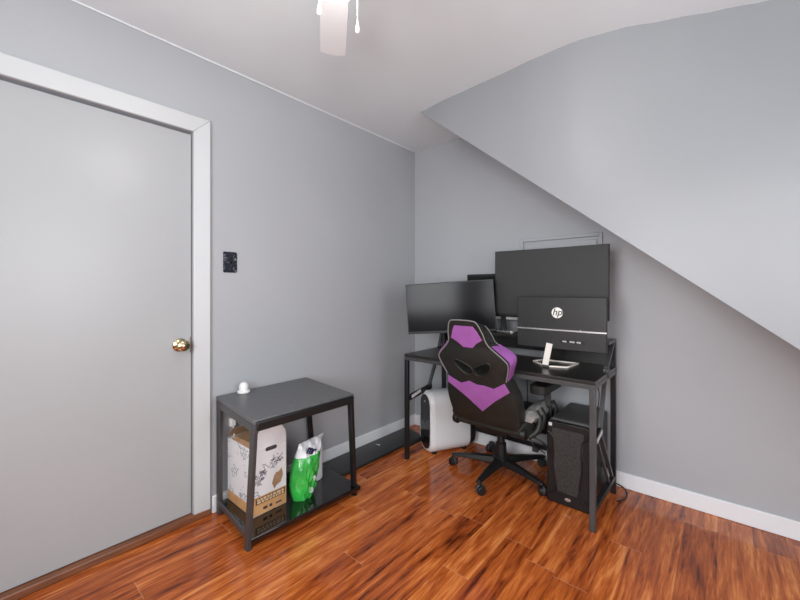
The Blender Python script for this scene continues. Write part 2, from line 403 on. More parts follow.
# ------------------------------------------------------------------ access panel frame on back wall
ap = thing('access_panel', 'painted recessed access panel frame on back wall above the big monitor', 'wall panel', (1.251, 0, 1.565))
x0, x1, z1, z0 = .984, 1.518, 1.568, 1.15; fw = .022
bm = B(); box(bm, (x0, -.018, z0), (x0+fw, 0, z1)); box(bm, (x1-fw, -.018, z0), (x1, 0, z1)); box(bm, (x0+fw, -.018, z1-fw), (x1-fw, 0, z1)); box(bm, (x0+fw, -.018, z0), (x1-fw, 0, z0+fw))
obj('frame', bm, M_wall, ap, bevel=.003)
bm = B(); box(bm, (x0+fw+.012, -.011, z0+fw), (x1-fw-.012, 0, z1-fw-.018)); obj('panel', bm, M_wall, ap, bevel=.003)

# ------------------------------------------------------------------ ceiling fan with light kit
TIP = Vector((.787, -1.564, 2.24)); FD = Vector((.787, -.620, 0)).normalized(); FC = TIP+FD*.585; FC.z = 0
fan = thing('ceiling_fan', 'white ceiling fan with pull chains, its blade pointing at the corner', 'ceiling fan', (FC.x, FC.y, H))
bm = B(); lathe(bm, (FC.x, FC.y, 0), (0, 0, 1), [(0, 2.20), (.05, 2.20), (.10, 2.215), (.115, 2.25), (.115, 2.33), (.10, 2.37), (.075, 2.40), (.075, H)]); obj('motor_housing', bm, M_fan, fan)
bm = B(); lathe(bm, (FC.x, FC.y, 0), (0, 0, 1), [(0, 2.16), (.07, 2.16), (.075, 2.17), (.075, 2.20), (0, 2.201)]); obj('light_fitter', bm, M_fan, fan)
bm = B(); lathe(bm, (FC.x, FC.y, 0), (0, 0, 1), [(0, 2.066), (.03, 2.068), (.055, 2.078), (.074, 2.098), (.078, 2.122), (.07, 2.145), (.06, 2.16)]); obj('lamp_globe', bm, M_glow, fan)
for k in range(4):
    a = math.atan2(-FD.y, -FD.x)+k*PI/2; d = Vector((math.cos(a), math.sin(a), 0)); s = Vector((-d.y, d.x, 0))
    out = [(.17, .040), (.24, .050), (.57, .056), (.585, .0), (.57, -.056), (.24, -.050), (.17, -.040)]
    pit = .06
    bm = B(); c = Vector((FC.x, FC.y, 2.24))
    rings(bm, [[c+d*u+s*v+Vector((0, 0, v*pit+dz)) for u, v in out] for dz in (0, .006)])
    obj('blade', bm, M_fan, fan, bevel=.0015)
    bm = B(); bar(bm, c+d*.09+Vector((0,0,.02)), c+d*.20+Vector((0,0,.010)), .035, .006); obj('blade_bracket', bm, M_silver, fan)
CR = Vector((math.cos(YAW), math.sin(YAW), 0))
for sgn, r_, zb in ((1, .063, 1.946), (-1, .048, 1.998)):
    pc = Vector((FC.x, FC.y, 0))+CR*r_*sgn+Vector((0,0,0))
    pc2 = Vector((pc.x, pc.y, 0))
    bm = B(); cyl(bm, pc2+Vector((0,0,zb+.03)), pc2+Vector((0,0,2.165)), .0014, seg=6); obj('pull_chain', bm, M_white, fan)
    bm = B(); lathe(bm, pc2, (0, 0, 1), [(0, zb), (.0045, zb+.001), (.0068, zb+.008), (.006, zb+.016), (.0035, zb+.026), (.0015, zb+.036)], seg=14); obj('chain_pull', bm, M_white, fan)

# ------------------------------------------------------------------ black side table with lower shelf
ZT = .632
ct = thing('side_table', 'black two tier side table against grey wall beside the door', 'side table', (.25, -1.46, 0))
TL = [(.022, -1.745), (.536, -1.800), (.548, -1.225), (.022, -1.168)]     # top corners: wall/door, front/door, front/corner, wall/corner
BL = [(.022, -1.745), (.440, -1.782), (.468, -1.125), (.022, -1.110)]
bm = B(); rings(bm, [[(x, y, z) for x, y in TL] for z in (ZT-.022, ZT)]); obj('table_top', bm, M_cart, ct, bevel=.004)
bm = B()
hexa(bm, [(.515,-1.79,ZT-.050),(.548,-1.79,ZT-.050),(.560,-1.232,ZT-.050),(.528,-1.232,ZT-.050)], [(.515,-1.79,ZT-.008),(.548,-1.79,ZT-.008),(.560,-1.232,ZT-.008),(.528,-1.232,ZT-.008)])
obj('front_rail', bm, M_plast, ct, bevel=.006)
bm = B(); hexa(bm, [(.022,-1.745,ZT-.06),(.54,-1.80,ZT-.06),(.54,-1.78,ZT-.06),(.022,-1.725,ZT-.06)], [(.022,-1.745,ZT-.022),(.54,-1.80,ZT-.022),(.54,-1.78,ZT-.022),(.022,-1.725,ZT-.022)])
obj('side_rail', bm, M_greym, ct, bevel=.003)
for i, ((tx, ty), (bx_, by_)) in enumerate(zip(TL, BL)):
    sx = 1 if tx < .3 else -1; sy = 1 if ty < -1.4 else -1
    w = .034; t = .022
    bm = B()
    tx0, ty0 = tx+sx*w/2, ty+sy*t/2; bx0, by0 = bx_+sx*w/2, by_+sy*t/2
    hexa(bm, [(bx0-w/2,by0-t/2,0),(bx0+w/2,by0-t/2,0),(bx0+w/2,by0+t/2,0),(bx0-w/2,by0+t/2,0)], [(tx0-w/2,ty0-t/2,ZT-.022),(tx0+w/2,ty0-t/2,ZT-.022),(tx0+w/2,ty0+t/2,ZT-.022),(tx0-w/2,ty0+t/2,ZT-.022)])
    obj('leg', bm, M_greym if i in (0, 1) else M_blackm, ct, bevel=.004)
ZS = .062
bm = B(); P = [(.03,-1.722),(.455,-1.770),(.492,-1.120),(.03,-1.105)]
rings(bm, [[(x, y, z) for x, y in P] for z in (ZS-.024, ZS)]); obj('lower_shelf', bm, M_gloss, ct, bevel=.004)
bm = B(); bar(bm, (.05, -1.738, ZS-.0), (.44, -1.775, ZS-.0), .012, .028); obj('side_stretcher', bm, M_greym, ct, bevel=.003)
# night light sitting on top
bm = B(); lathe(bm, (.070, -1.615, ZT), (0, 0, 1), [(0, 0), (.029, 0), (.033, .004), (.033, .012), (.024, .016), (.024, .020), (.026, .034), (.021, .050), (.012, .058), (0, .060)])
tag(obj('night_light', bm, M_white, loc=(.070, -1.615, ZT)), 'small white domed knob lamp standing on the black side table top', 'night light')

# ------------------------------------------------------------------ carton in side table
cb = thing('cardboard_carton', 'white printed cardboard carrier carton with handle hole on the glossy lower shelf', 'box', (.17, -1.60, ZS))
bx0, bx1, by0, by1 = .035, .315, -1.690, -1.500; bz = ZS; bt = .40
bm = B(); box(bm, (bx0, by0, bz), (bx1, by1, bt)); obj('body', bm, M_art, cb, bevel=.003)
# raised handle panel at the front (+x) side and brown inside flap
hp_ = [(by0, bt), (by0+.004, bt+.075), (by0+.045, bt+.095), (by1-.035, bt+.10), (by1-.005, bt+.055), (by1, bt)]
bm = B(); prism(bm, hp_, (bx1-.006, 0, 0), (0, 1, 0), (0, 0, 1), (1, 0, 0), 0, .006); ho = obj('handle_panel', bm, M_card, cb, bevel=.001)
bm = B(); hexa(bm, [(bx0,by0,bt),(bx0+.004,by0,bt),(bx0+.004,by1,bt),(bx0,by1,bt)], [(bx0+.06,by0,bt+.06),(bx0+.064,by0,bt+.06),(bx0+.064,by1,bt+.06),(bx0+.06,by1,bt+.06)])
hexa(bm, [(bx0+.05,by0,bt+.001),(bx1-.02,by0,bt+.001),(bx1-.02,by1,bt+.001),(bx0+.05,by1,bt+.001)], [(bx0+.07,by0+.01,bt+.02),(bx1-.03,by0+.01,bt+.025),(bx1-.03,by1-.01,bt+.03),(bx0+.07,by1-.01,bt+.035)])
obj('inner_flap', bm, M_kraft, cb)
bm = B(); prism(bm, rrect(.065, .020, .0098, cx=-1.590, cy=bt-.015), (bx1, 0, 0), (0, 1, 0), (0, 0, 1), (1, 0, 0), .0004, .0012); obj('handle_hole', bm, M_ink, cb)
bm = B(); quadz = (bz+.004, bz+.095)
box(bm, (bx1+.0002, by0+.004, quadz[0]), (bx1+.0012, by1-.003, quadz[1])); obj('orange_band', bm, M_orange, cb)
bm = B(); box(bm, (bx0+.004, by0-.0012, bz+.004), (bx1-.004, by0-.0002, bz+.055)); obj('side_band', bm, M_orange, cb)
bm = B(); box(bm, (bx1+.0012, by0+.014, bz+.058), (bx1+.0018, by1-.010, bz+.090)); obj('caption_panel', bm, mat('brown_print', (.16, .075, .03), .6), cb)
for k, (z, s_) in enumerate(((bz+.080, .011), (bz+.067, .009))):
    bm = B(); y = by0+.022
    while y < by1-.03:
        w = random.uniform(.010, .024); box(bm, (bx1+.0018, y, z-s_/2), (bx1+.0023, min(y+w, by1-.018), z+s_/2)); y += w+.005
    obj('caption_line', bm, mat('pale_print', (.75, .55, .35), .6), cb)
bm = B(); box(bm, (bx1+.0012, -1.635, bz+.022), (bx1+.0018, -1.612, bz+.036)); box(bm, (bx1+.0012, -1.600, bz+.022), (bx1+.0018, -1.585, bz+.036)); box(bm, (bx1+.0012, -1.565, bz+.022), (bx1+.0018, -1.530, bz+.030)); obj('small_print', bm, M_ink, cb)
bm = B(); prism(bm, [(-1.585,.200),(-1.573,.235),(-1.560,.250),(-1.548,.245),(-1.530,.262),(-1.522,.225),(-1.535,.190),(-1.560,.180),(-1.572,.165)], (bx1, 0, 0), (0,1,0), (0,0,1), (1,0,0), .0003, .0012); obj('brown_picture', bm, M_kraft, cb)
def scribble(cy_, cz, rad, n, seed):
    rd = random.Random(seed); bm = B()
    for _ in range(n):
        a = rd.uniform(0, 2*PI); r = rad*math.sqrt(rd.random()); l = rd.uniform(.008, .022); b = rd.uniform(0, PI)
        y, z = cy_+r*math.cos(a), cz+r*math.sin(a)*.8
        bar(bm, (bx1+.0008, y, z), (bx1+.0008, y+l*math.cos(b), z+l*math.sin(b)), .0022, .0022)
    return bm
obj('sketch_print', scribble(-1.655, .255, .034, 34, 1), mat('slate_print', (.12, .13, .16), .6), cb)
obj('sketch_print', scribble(-1.555, .315, .030, 26, 2), mat('slate_print'), cb)

# ------------------------------------------------------------------ green bag beside carton
def pillow_bag(bm, base, w, h, d, ax, lean, zfun=None, n=16, m_=12, f0=0, f1=1):
    base = Vector(base); ax = Vector(ax).normalized(); nrm = ax.cross(Vector((0, 0, 1))).normalized()
    fr, bk = [], []
    for j in range(m_+1):
        v = f0+(f1-f0)*j/m_; rf, rb = [], []
        for i in range(n+1):
            u = i/n*2-1
            prof = (1-abs(u)**2.6)**.6 if abs(u) < 1 else 0
            top = max(0, 1-max(0, (v-.55)/.45)**1.6); th = d/2*prof*(top**.7*.9+.02)*(.75+.25*min(1, v*6))
            ww = w/2*(.62+.10*math.sin(v*5)+.42*v)
            off = Vector((0, 0, v*h))+ax*(u*ww+lean*v*v)
            wr = .006*math.sin(u*9+v*17)+.004*math.sin(u*21-v*13)
            rf.append(bm.verts.new(base+off+nrm*(th+wr*prof)))
            rb.append(bm.verts.new(base+off-nrm*(th+.0015)))
        fr.append(rf); bk.append(rb)
    for j in range(m_):
        for i in range(n):
            bm.faces.new([fr[j][i], fr[j][i+1], fr[j+1][i+1], fr[j+1][i]])
            bm.faces.new([bk[j][i+1], bk[j][i], bk[j+1][i], bk[j+1][i+1]])
        bm.faces.new([bk[j][0], fr[j][0], fr[j+1][0], bk[j+1][0]]); bm.faces.new([fr[j][n], bk[j][n], bk[j+1][n], fr[j+1][n]])
    bm.faces.new(fr[0][::-1]+bk[0]); bm.faces.new(fr[m_]+bk[m_][::-1])
    return bm
bg = thing('snack_bag', 'bright green crumpled plastic bag with white top leaning beside the printed carton', 'bag', (.30, -1.39, ZS))
bax = (-.16, .98, 0)
obj('bag_body', pillow_bag(B(), (.325, -1.405, ZS), .20, .295, .13, bax, .07, f0=0, f1=.76), M_green, bg)
obj('bag_top', pillow_bag(B(), (.325, -1.405, ZS), .205, .295, .13, bax, .07, f0=.76, f1=1.0), M_bagw, bg)
# printed marks on the bag face
bn = Vector(bax).normalized().cross(Vector((0, 0, 1))).normalized()
def on_bag(u, z): return Vector((.325, -1.405, z))+Vector(bax).normalized()*(u+.07*((z-ZS)/.31)**2)+bn*(.064)
text_mesh('bag_lettering', 'e', .06, on_bag(.0, .115), (-.16, .98, .15), (.05, -.15, 1), M_bagw, bg, bold=.002)
text_mesh('bag_lettering', 's', .05, on_bag(.018, .17), (-.16, .98, .35), (.05, -.35, 1), M_bagw, bg, bold=.002)
text_mesh('bag_lettering', 'ms', .062, on_bag(-.022, .315)-bn*.018, Vector((-.16, .98, -.55)), Vector((.09, .55, 1.0)), M_navy, bg, bold=.003)
# white paper roll behind the bag
bm = B(); lathe(bm, (.205, -1.245, ZS), (0, 0, 1), [(.018, 0), (.050, 0), (.053, .004), (.053, .185), (.050, .19), (.018, .19)])
tag(obj('paper_roll', bm, mat('white_paper', (.74, .76, .80), .8), loc=(.205, -1.245, ZS)), 'white paper roll standing behind the green bag on the lower shelf', 'paper roll')
# charger hanging on the wall
ch = thing('wall_charger', 'small white charger plug with hanging cable on wall behind the side table', 'charger', (0, -1.655, .46))
obj('plug', box(B(), (.0, -1.672, .445), (.035, -1.640, .49)), M_white, ch, bevel=.005)
bm = B(); tube(bm, catmull([(.03,-1.655,.445),(.05,-1.66,.40),(.04,-1.672,.32),(.055,-1.66,.24),(.045,-1.668,.16),(.04,-1.65,.10),(.03,-1.62,.07)], 6), .0035); obj('cable', bm, M_white, ch)

# ------------------------------------------------------------------ long black flat case along left wall
fp = thing('flat_case', 'long flat black case lying on the floor along the left wall', 'case', (.13, -.70, 0))
bm = B(); hexa(bm, [(.020,-1.10,0),(.245,-1.10,0),(.245,-.21,0),(.020,-.14,0)], [(.020,-1.10,.022),(.245,-1.10,.022),(.245,-.21,.022),(.020,-.14,.022)])
obj('panel', bm, noisy(mat('black_case_lid', (.020, .021, .022), .30), 5, 4, .3), fp, bevel=.005)
bm = B(); prism(bm, [(0,.02),(.014,.014),(.020,0),(.014,-.014),(0,-.02),(.007,-.008),(.008,.006)], (.105, -.585, .022), (0,1,0), (-1,0,0), (0,0,1), 0, .0008); em = obj('emblem', bm, M_white, fp); em['label'] = 'white crescent emblem'

# ------------------------------------------------------------------ desk
DX0, DX1, DYF, DYB, DZT = .375, 1.612, -.590, -.098, .750
dk = thing('computer_desk', 'black desk with raised back shelf and metal frame under the stair slope', 'desk', ((DX0+DX1)/2, -.34, 0))
obj('desktop', box(B(), (DX0, DYF, DZT-.018), (DX1, DYB, DZT)), M_desk, dk, bevel=.002)
bm = B(); box(bm, (DX0, DYF, DZT-.043), (DX1, DYF+.022, DZT-.019)); box(bm, (DX0, DYB-.022, DZT-.043), (DX1, DYB, DZT-.019))
box(bm, (DX0, DYF+.022, DZT-.043), (DX0+.022, DYB-.022, DZT-.019)); box(bm, (DX1-.022, DYF+.022, DZT-.043), (DX1, DYB-.022, DZT-.019))
obj('frame_rail', bm, M_greym, dk, bevel=.002)
LW = .028
for x in (DX0+LW/2, DX1-LW/2):
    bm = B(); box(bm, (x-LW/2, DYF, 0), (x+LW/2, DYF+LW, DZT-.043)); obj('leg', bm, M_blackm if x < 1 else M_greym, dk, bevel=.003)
    bm = B(); box(bm, (x-LW/2, DYB-LW, 0), (x+LW/2, DYB, .900)); obj('rear_post', bm, M_blackm, dk, bevel=.003)
    bm = B(); box(bm, (x-LW/2, DYF+LW, .085), (x+LW/2, DYB-LW, .110)); obj('foot_rail', bm, M_blackm, dk, bevel=.003)
    xi = x
    jy = -.435 if x > 1 else -.315; my, mz = (-.300, .765) if x > 1 else (-.215, .66)
    bm = B(); bar(bm, (xi, jy, .470), (xi, my, mz), .018, .022, up=(1,0,0)); bar(bm, (xi, my, mz), (xi, -.128, .895), .018, .022, up=(1,0,0)); obj('upper_brace', bm, M_greym, dk, bevel=.002)
    bm = B(); bar(bm, (xi, jy, .455), (xi, -.155, .112), .016, .018, up=(1,0,0)); bar(bm, (xi, jy-.065, .43), (xi, -.235, .112), .012, .014, up=(1,0,0)); obj('lower_brace', bm, M_greym, dk, bevel=.002)
    bm = B(); bar(bm, (xi, DYF+LW, .432), (xi, -.40, .470), .020, .040, up=(1,0,0)) if False else bar(bm, (xi, DYF+LW-.004, .430), (xi, jy+.03, .466), .040, .020, up=(1,0,0)); obj('joint_plate', bm, M_blackm, dk, bevel=.003)
    s_ = 1 if x > 1 else 1
    bm = B(); bar(bm, (xi+s_*.0112, -.535, .437), (xi+s_*.0112, -.430, .460), .022, .0015, up=(1,0,0)); q = obj('sticker', bm, mat('pale_sticker', (.6, .6, .62), .5), dk); q['label'] = 'pale maker sticker'
obj('back_stretcher', box(B(), (DX0+LW, -.118, .140), (DX1-LW, -.102, .165)), M_blackm, dk, bevel=.002)
obj('monitor_shelf', box(B(), (DX0, -.300, .897), (DX1, DYB, .915)), M_desk, dk, bevel=.002)
bm = B(); box(bm, (DX0+LW, -.112, .797), (1.21, -.100, .896)); box(bm, (1.21, -.112, .752), (DX1-LW, -.100, .896)); obj('shelf_apron_and_gap_shade', bm, M_desk, dk)  # right part deepened as a dark stand-in for shade in the gap
bm = B(); box(bm, (DX1-.012, -.325, DZT-.03), (DX1+.006, -.285, DZT+.02)); c_ = obj('clamp', bm, M_plastg, dk, bevel=.004)

# ------------------------------------------------------------------ monitors
def panel_box(bm, c, ax, up, w, h, t0, t1, curve=0, n=1):
    c, ax, up = Vector(c), Vector(ax).normalized(), Vector(up).normalized(); nz = ax.cross(up)   # nz towards viewer
    R = []
    for i in range(n+1):
        u = (i/n-.5)*w; k = curve*(2*u/w)**2
        R.append([c+ax*u+up*h/2+nz*(t1+k), c+ax*u+up*h/2+nz*(t0+k), c+ax*u-up*h/2+nz*(t0+k), c+ax*u-up*h/2+nz*(t1+k)])
    return rings(bm, R)
# 1. left monitor on an arm
A = Vector((.398, -.589, 1.064)); Bp = Vector((.935, -.31, 1.103))
m1 = thing('computer_monitor', 'black monitor on an arm at the left end of desk, slightly tilted', 'monitor', (.40, -.16, DZT))
axl = (Bp-A).normalized(); upl = Vector((0, 0, 1))-axl*axl.z; upl.normalize(); c1 = (A+Bp)/2; nzl = axl.cross(upl)
wl, hl = (Bp-A).length, .351
obj('housing', panel_box(B(), c1, axl, upl, wl, hl, -.030, 0), M_plast, m1, bevel=.003)
obj('screen', panel_box(B(), c1+upl*.005, axl, upl, wl-.014, hl-.024, 0, .0012), M_screen, m1)
bm = B(); cyl(bm, (.43, -.175, DZT), (.43, -.175, DZT+.30), .014); obj('arm_post', bm, M_blackm, m1)
bm = B(); bar(bm, (.43, -.175, 1.03), c1-nzl*.05, .03, .022); bar(bm, c1-nzl*.055, c1-nzl*.028, .09, .09); obj('arm', bm, M_blackm, m1, bevel=.003)
bm = B(); box(bm, (.395, -.21, DZT), (.465, -.14, DZT+.012)); obj('clamp', bm, M_blackm, m1, bevel=.003)
# 2. rear monitor with silver chin
m2 = thing('computer_monitor', 'rear monitor with silver chin, mostly hidden behind the two front screens', 'monitor', (.92, -.13, .915))
c2 = Vector((.910, -.115, 1.158))
obj('housing', panel_box(B(), c2, (1,0,0), (0,0,1), .61, .325, -.03, 0), M_plast, m2, bevel=.003)
obj('screen', panel_box(B(), c2+Vector((0,0,-.002)), (1,0,0), (0,0,1), .595, .295, 0, .001), M_screen, m2)
q = obj('chin_strip', panel_box(B(), (.910,-.115,1.004), (1,0,0), (0,0,1), .61, .018, 0, .004), M_white, m2, bevel=.001)
bm = B(); bar(bm, (.905, -.125, 1.02), (.930, -.145, .918), .035, .012); obj('neck', bm, M_plastg, m2, bevel=.002)
bm = B(); prism(bm, rrect(.20, .12, .03), (.93, -.165, .915), (1,0,0), (0,1,0), (0,0,1), 0, .008); obj('stand_base', bm, M_silver, m2, bevel=.002)
# 3. big monitor
m3 = thing('computer_monitor', 'largest monitor, wide grey matte screen standing on the raised desk shelf', 'monitor', (1.26, -.22, .915))
c3 = Vector((1.249, -.225, 1.248))
obj('housing', panel_box(B(), c3, (1,0,0), (0,0,1), .700, .440, -.028, 0, curve=.012, n=16), M_plast, m3)
obj('screen', panel_box(B(), c3+Vector((0,0,.006)), (1,0,0), (0,0,1), .692, .420, 0, .0015, curve=.012, n=16), M_screen2, m3)
bm = B(); box(bm, (1.215, -.197, .922), (1.285, -.167, 1.20)); box(bm, (1.215, -.200, 1.18), (1.285, -.255+.0, 1.24)) if False else None
obj('neck', bm, M_plast, m3, bevel=.004)
bm = B(); box(bm, (1.13, -.285, .915), (1.37, -.115, .924)); obj('stand_base', bm, M_plast, m3, bevel=.003)
bm = B(); box(bm, (1.20, -.215, 1.14), (1.30, -.190, 1.24)); obj('mount', bm, M_plast, m3, bevel=.003)
# 4. monitor turned with its back to the room
m4 = thing('computer_monitor', 'grey monitor turned with its back to the room, round white emblem', 'monitor', (1.33, -.33, DZT))
c4 = Vector((1.371, -.385, 1.012)); W4, H4 = .497, .302
ax4 = Vector((1, .0, 0)); up4 = Vector((0, .0, 1))
obj('housing', panel_box(B(), c4, ax4, up4, W4, H4, -.024, 0), M_hp, m4, bevel=.004)
obj('screen', panel_box(B(), c4, ax4, up4, W4-.012, H4-.02, -.0255, -.0240), M_screen, m4)
bm = B(); box(bm, (c4.x-W4/2, c4.y-.003, c4.z-.045), (c4.x+W4/2, c4.y+.001, c4.z-.036)); q = obj('trim_strip', bm, M_silver, m4, bevel=.001); q['label'] = 'bright silver strip'
lc = Vector((c4.x-.008, c4.y, c4.z+.060))
bm = B(); cyl(bm, lc, lc+Vector((0,-.002,0)), .031, seg=40); q = obj('logo_disc', bm, mat('logo_white', (.85, .83, .76), .35), m4)
text_mesh('logo_letters', 'hp', .056, lc+Vector((.0,-.0022,.003)), (1,0,0), (0,0,1), mat('logo_dark', (.06, .06, .06), .5), m4, shear=.28, bold=.0006)
bm = B(); box(bm, (c4.x+.010, c4.y-.0012, c4.z-.110), (c4.x+.140, c4.y+.001, c4.z-.094)); obj('port_recess', bm, M_plast, m4)
for k in range(3):
    bm = B(); x = c4.x+.022+k*.038; box(bm, (x, c4.y-.0025, c4.z-.107), (x+.022+.006*(k == 1), c4.y-.001, c4.z-.098)); obj('port', bm, M_silver, m4)
bm = B(); bar(bm, (1.300, -.402, .762), (1.322, -.392, .892), .036, .010, up=(0,1,0)); q = obj('neck', bm, M_cream, m4, bevel=.003)
loop = [(1.183,-.275), (1.210,-.190), (1.420,-.175), (1.405,-.338), (1.300,-.385)]
bm = B(); P = [Vector((x, y, DZT+.0045)) for x, y in loop]
for a, b in zip(P, P[1:]+P[:1]): bar(bm, a, b, .012, .009)
obj('stand_loop', bm, M_cream, m4, bevel=.002)
bm = B(); box(bm, (1.284, -.412, DZT), (1.318, -.385, DZT+.016)); obj('stand_foot', bm, M_plastg, m4, bevel=.003)

# ------------------------------------------------------------------ white tower (black oval front), left under desk
pcA = thing('desktop_tower', 'white gaming tower with black oval front, on floor left of the chair', 'computer', (.50, -.28, 0))
fr_ = Vector((.418, -.400, 0)); axd = Vector((.46, .89, 0)).normalized(); sd = Vector((axd.y, -axd.x, 0))   # sd = to the right of the front
def tower(bm, prof, d0, d1, bulge0=1, bulge1=1):
    rs = []
    for d, s in ((d0, bulge0), (d1, bulge1)): rs.append([fr_+sd*(x*s)+axd*d+Vector((0, 0, .006+.228+(z-.228)*s)) for x, z in prof])
    return rings(bm, rs)
prof = rrect(.200, .445, .085, 8, 0, .2225)
prof = [(x, z) for x, z in prof]
bm = B(); tower(bm, prof, .02, .335); obj('shell', bm, M_pcw, pcA, bevel=.012, bseg=3)
bm = B(); tower(bm, prof, 0, .0215, .93, 1); obj('front_ring', bm, M_pcw, pcA, bevel=.003)
bm = B(); tower(bm, rrect(.158, .405, .076, 8, 0, .2225), -.004, .004, .97, 1); obj('oval_front', bm, M_oval, pcA, bevel=.002)
bm = B(); tower(bm, rrect(.185, .425, .07, 8, 0, .2225), .335, .385, 1, .93); q = obj('rear_shell', bm, M_plast, pcA, bevel=.006); q['label'] = 'black rear housing'
for s, d in ((-.05, .05), (.05, .05), (-.05, .30), (.05, .30)):
    p = fr_+sd*s+axd*d; bm = B(); cyl(bm, p, p+Vector((0, 0, .02)), .018, seg=14); obj('foot', bm, M_plast, pcA)
def pf(x, z): return fr_+sd*x-axd*.0045+Vector((0, 0, z+.018))
bm = B(); cyl(bm, pf(.0, .36), pf(.0, .36)-axd*.002, .008, seg=14); obj('power_button', bm, M_silver, pcA)
bm = B(); [cyl(bm, pf(.0, z), pf(.0, z)-axd*.0015, .003, seg=8) for z in (.325, .315, .30)]; bar(bm, pf(0, .27), pf(0, .20), .010, .002, up=axd); obj('front_ports', bm, M_plastg, pcA)

# ------------------------------------------------------------------ black tower, right under desk
pcB = thing('desktop_tower', 'black tower computer with mesh front, on floor at the right desk leg', 'computer', (1.40, -.24, 0))
TX0, TX1, TY0, TY1, TZ = 1.326, 1.552, -.450, -.030, .462
bm = B(); box(bm, (TX0, TY0+.03, .008), (TX1, TY1-.01, TZ-.010)); obj('shell', bm, M_plast, pcB, bevel=.005)
bm = B(); hexa(bm, [(TX0,TY0+.03,TZ-.009),(TX1,TY0+.03,TZ-.009),(TX1,TY1-.01,TZ-.009),(TX0,TY1-.01,TZ-.009)], [(TX0+.02,TY0+.04,TZ+.012),(TX1-.02,TY0+.04,TZ+.012),(TX1-.02,TY1-.05,TZ+.018),(TX0+.02,TY1-.05,TZ+.018)]); obj('top_cover', bm, M_plastg, pcB, bevel=.006)
fpoly = [(TX0,.004),(TX1,.004),(TX1,TZ-.01),(TX1-.02,TZ),(TX0+.02,TZ),(TX0,TZ-.01)]
bm = B(); prism(bm, fpoly, (0, TY0, 0), (1,0,0), (0,0,1), (0,1,0), 0, .03); obj('front_bezel', bm, M_plast, pcB, bevel=.006)
mp_ = [(TX0+.062,.075),(TX1-.060,.075),(TX1-.042,.18),(TX1-.026,TZ-.035),(TX0+.030,TZ-.035),(TX0+.045,.18)]
bm = B(); prism(bm, mp_, (0, TY0-.005, 0), (1,0,0), (0,0,1), (0,1,0), 0, .008); obj('mesh_panel', bm, M_mesh, pcB, bevel=.002)
for i, zc in enumerate((.145, .25, .345)):
    bm = B(); c = Vector(((TX0+TX1)/2+.003, TY0-.0055, zc)); R_ = .046
    tube(bm, [c+Vector((math.cos(a)*R_, 0, math.sin(a)*R_)) for a in [2*PI*k/28 for k in range(28)]], .0018, 6, True); obj('fan_ring', bm, M_plastg, pcB)
for s in (-1, 1):
    xc = (TX0+TX1)/2; bm = B()
    pts = [(xc+s*.103, .40), (xc+s*.078, .375), (xc+s*.072, .30), (xc+s*.074, .22), (xc+s*.062, .10), (xc+s*.098, .045)]
    tube(bm, catmull([(x, TY0-.003, z) for x, z in pts], 5), .005, 8); obj('edge_rib', bm, M_plast, pcB)
bm = B(); cyl(bm, (xc+.002, TY0, .044), (xc+.002, TY0-.004, .044), .010, seg=24); bmesh.ops.scale(bm, vec=(1.6, 1, .85), space=Matrix.Translation((-xc-.002, 0, -.044)), verts=bm.verts); q = obj('badge', bm, M_silver, pcB); q['label'] = 'silver oval badge'
bm = B(); box(bm, (TX0+.012, TY0-.002, TZ-.028), (TX0+.030, TY0, TZ-.010)); obj('case_sticker', bm, mat('pale_sticker'), pcB)
for x in (TX0+.02, TX1-.03):
    for y in (TY0+.03, TY1-.05): bm = B(); box(bm, (x-.012, y-.012, 0), (x+.012, y+.012, .010)); obj('foot', bm, M_plast, pcB)
bm = B(); tube(bm, catmull([(1.50,-.035,.10),(1.56,-.06,.05),(1.64,-.07,.03),(1.665,-.10,.006),(1.66,-.17,.006),(1.635,-.21,.006)], 6), .004); tag(obj('power_cable', bm, M_plast, loc=(1.60,-.07,0)), 'black power cable looping on the floor behind the right desk leg', 'cable')
bm = B(); tube(bm, catmull([(1.53,-.08,.735),(1.50,-.07,.66),(1.51,-.06,.56),(1.50,-.05,.47)], 6), .003); tag(obj('display_cable', bm, M_plast, loc=(1.52,-.07,.6)), 'thin dark cable hanging under the desktop above the black tower', 'cable')
bm = B(); tube(bm, catmull([(1.08,-.125,.70),(1.085,-.13,.45),(1.10,-.14,.25),(1.13,-.15,.17),(1.17,-.13,.14),(1.20,-.12,.12)], 6), .0035); box(bm, (1.13,-.165,.13), (1.165,-.135,.16)); tag(obj('power_cable', bm, M_plastg, loc=(1.1,-.13,.4)), 'grey cable with plug dangling by the back stretcher behind the office chair', 'cable')

# ------------------------------------------------------------------ gaming chair
gc = thing('gaming_chair', 'black and purple gaming chair on casters pulled up to the desk', 'chair', (.985, -.325, 0))
bp = Vector((1.048, -.600, .411)); UX = Vector((1, 0, 0)); UU = Vector((0, -.389, .921)).normalized(); UN = UX.cross(UU)*-1 if UX.cross(UU).y > 0 else UX.cross(UU)
UN = Vector((0, -.921, -.389)).normalized()     # out of the rear face, towards the room
cxo = -.030
def mir(right):  # right half outline (top to bottom) -> closed
    return [(cxo+u, v) for u, v in right]+[(cxo-u, v) for u, v in right[::-1]]
outl = mir([(.055,.684),(.088,.668),(.110,.608),(.128,.540),(.205,.462),(.222,.420),(.190,.318),(.205,.250),(.226,.170),(.224,.060),(.206,.004),(.150,-.014)])
def P3(u, v, n): return bp+UX*u+UU*v+UN*n
def front_drop(v, n):
    g = min(max((v-.40)/.28, 0), 1); return .075*g*g*(3-2*g)*min(max(-n/.098, 0), 1)
def shell(bm, poly, secs):
    cu, cv = cxo, .32
    rings(bm, [[P3(cu+(u-cu)*s, cv+(v-cv)*(1-(1-s)*.6)-front_drop(v, n), n) for u, v in poly] for n, s in secs])
    return bm
